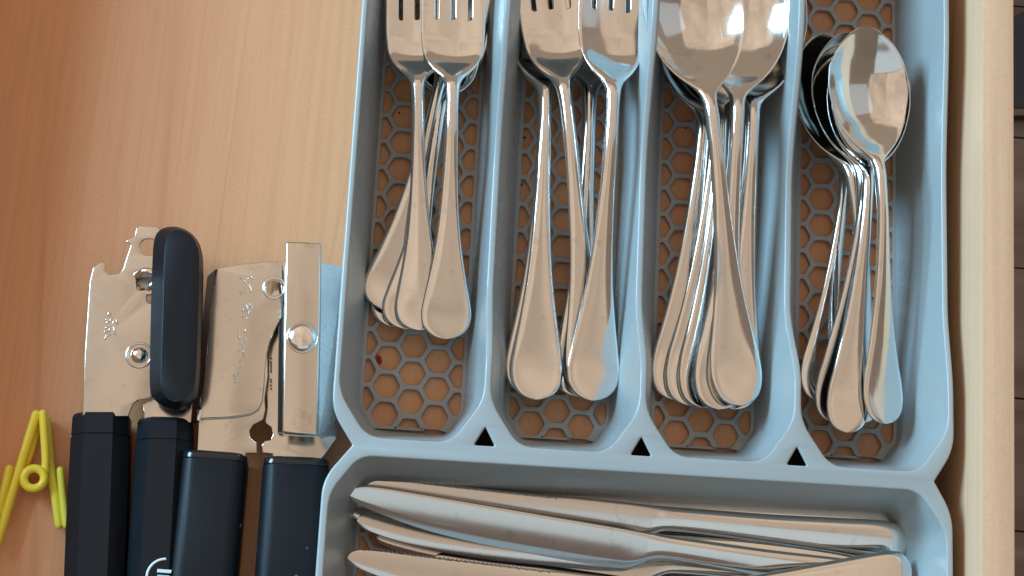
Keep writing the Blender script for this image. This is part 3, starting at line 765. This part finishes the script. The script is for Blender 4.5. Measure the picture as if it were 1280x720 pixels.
strokes('red_lettering', [(337.5+.3*math.sin(3*k), v, 340, v+1.4) for k, v in enumerate((447, 452, 455, 458, 461, 464, 474, 477, 481, 485))], z-.485, .035, RED_PRINT, low2)
w0 = [P(400, 329, 1.95), P(431, 333, 1.66), P(430, 440, 1.66), P(426, 520, 1.66), P(421, 545, 1.66), P(399, 545, 1.95)]
mesh('bent_plate', w0+[p-np.array([0, 0, .12]) for p in w0], [tuple(range(6)), tuple(range(11, 5, -1))]+[(i, 6+i, 6+(i+1) % 6, (i+1) % 6) for i in range(6)], steel('dull_steel', (.50, .49, .48), .25), cb, False)
# crank bar
zc = 3.3
pl = [(357, 303), (359, 301.5), (380, 302), (400, 303), (402, 305), (401, 380), (399.5, 460), (397, 540), (395, 543.5), (375, 543), (354, 541), (352.5, 538), (354, 440), (355.5, 370)]
crank = prism('crank', [px(pl, zc)], zc-.5, zc, PLATE, cb, .09, 3)
dome('rivet', P(378.5, 422, zc), .52, .14, BRIGHT, crank); ring('rivet_collar', P(378.5, 422, zc+.0), .54, .04, PLATE, crank, .5)
dome('spindle', (*P(378, 430, 2.0)[:2], 1.7), .6, 1.0, BRIGHT, cb)

# ------------------------------------------------------------------ yellow clothes peg
pg = empty('clothes_peg', P(42, 600, 0), 'yellow plastic clothes peg with a round spring coil at the left edge', 'clothes peg')
r = .135
def pw(l): return smooth_path([P(*q) for q in l], 5)
tube('arm', pw([(45, 518, .75), (38, 540, .7), (26, 580, .65), (14, 620, .6), (3, 658, .6), (-4, 680, .6)]), .165, YELLOW, pg)
tube('arm', pw([(48, 524, .35), (38, 565, .3), (28, 590, .3)]), .14, YELLOW, pg)
tube('arm', pw([(53.5, 517, .8), (55, 540, .8), (57, 570, .75), (56.5, 590, .75)]), .15, YELLOW, pg)
tube('arm', pw([(58, 525, .35), (61, 560, .35), (64, 590, .4), (68, 615, .45), (74, 656, .4)]), .16, YELLOW_GREEN, pg)
tube('grip', pw([(11.5, 586, .75), (6, 610, .7), (-2, 640, .6)]), .15, YELLOW, pg)
tube('grip', pw([(75.5, 588, .6), (78, 615, .55), (83, 656, .45)]), .14, YELLOW_GREEN, pg)
c = P(42.5, 598, .85); tube('coil', [c+np.array([.36*math.cos(a), .36*math.sin(a), 0]) for a in np.linspace(0, 2*math.pi, 32, endpoint=False)], .155, YELLOW, pg, 14, 1.0, True)
c = P(42.5, 598, .5); tube('coil', [c+np.array([.36*math.cos(a), .36*math.sin(a), 0]) for a in np.linspace(0, 2*math.pi, 32, endpoint=False)], .155, YELLOW, pg, 14, 1.0, True)
# a crumb on the tray floor
c0 = P(474, 450, .08)
dv = [c0+np.array([.16*math.cos(a)*random.uniform(.5, 1), .24*math.sin(a)*random.uniform(.5, 1), .1]) for a in np.linspace(0, 2*math.pi, 9, endpoint=False)]
crumb = mesh('crumb', dv+[c0+np.array([0, 0, .28])]+[v*[1, 1, 0]+[0, 0, .003] for v in dv], [(i, (i+1) % 9, 9) for i in range(9)]+[(10+i, 10+(i+1) % 9, (i+1) % 9, i) for i in range(9)], plastic('red_crumb', (.45, .03, .015), .5), None, False)
SP = plastic('dark_crumb', (.05, .02, .01), .6)
for u, v, wh in ((499, 141, 'beside the small fork necks'), (656, 172, 'left of the dinner fork necks'), (652, 231, 'left of the dinner fork handles'), (1018, 300, 'left of the teaspoon handles'), (857, 160, 'left of the tablespoon necks')):
    c1 = P(u, v, .02); k = random.uniform(.05, .075)
    ring_ = [c1+np.array([k*math.cos(a)*random.uniform(.6, 1), k*math.sin(a)*random.uniform(.6, 1), 0]) for a in np.linspace(0, 2*math.pi, 7, endpoint=False)]
    o = mesh('crumb', ring_+[c1+np.array([0, 0, .07])], [(i, (i+1) % 7, 7) for i in range(7)]+[tuple(range(6, -1, -1))], SP, None, False)
    tag(o, 'tiny dark crumb in a honeycomb cell '+wh, 'crumb', 'dark crumbs in honeycomb cells')
tag(crumb, 'tiny red crumb in a honeycomb cell below the small forks', 'crumb')
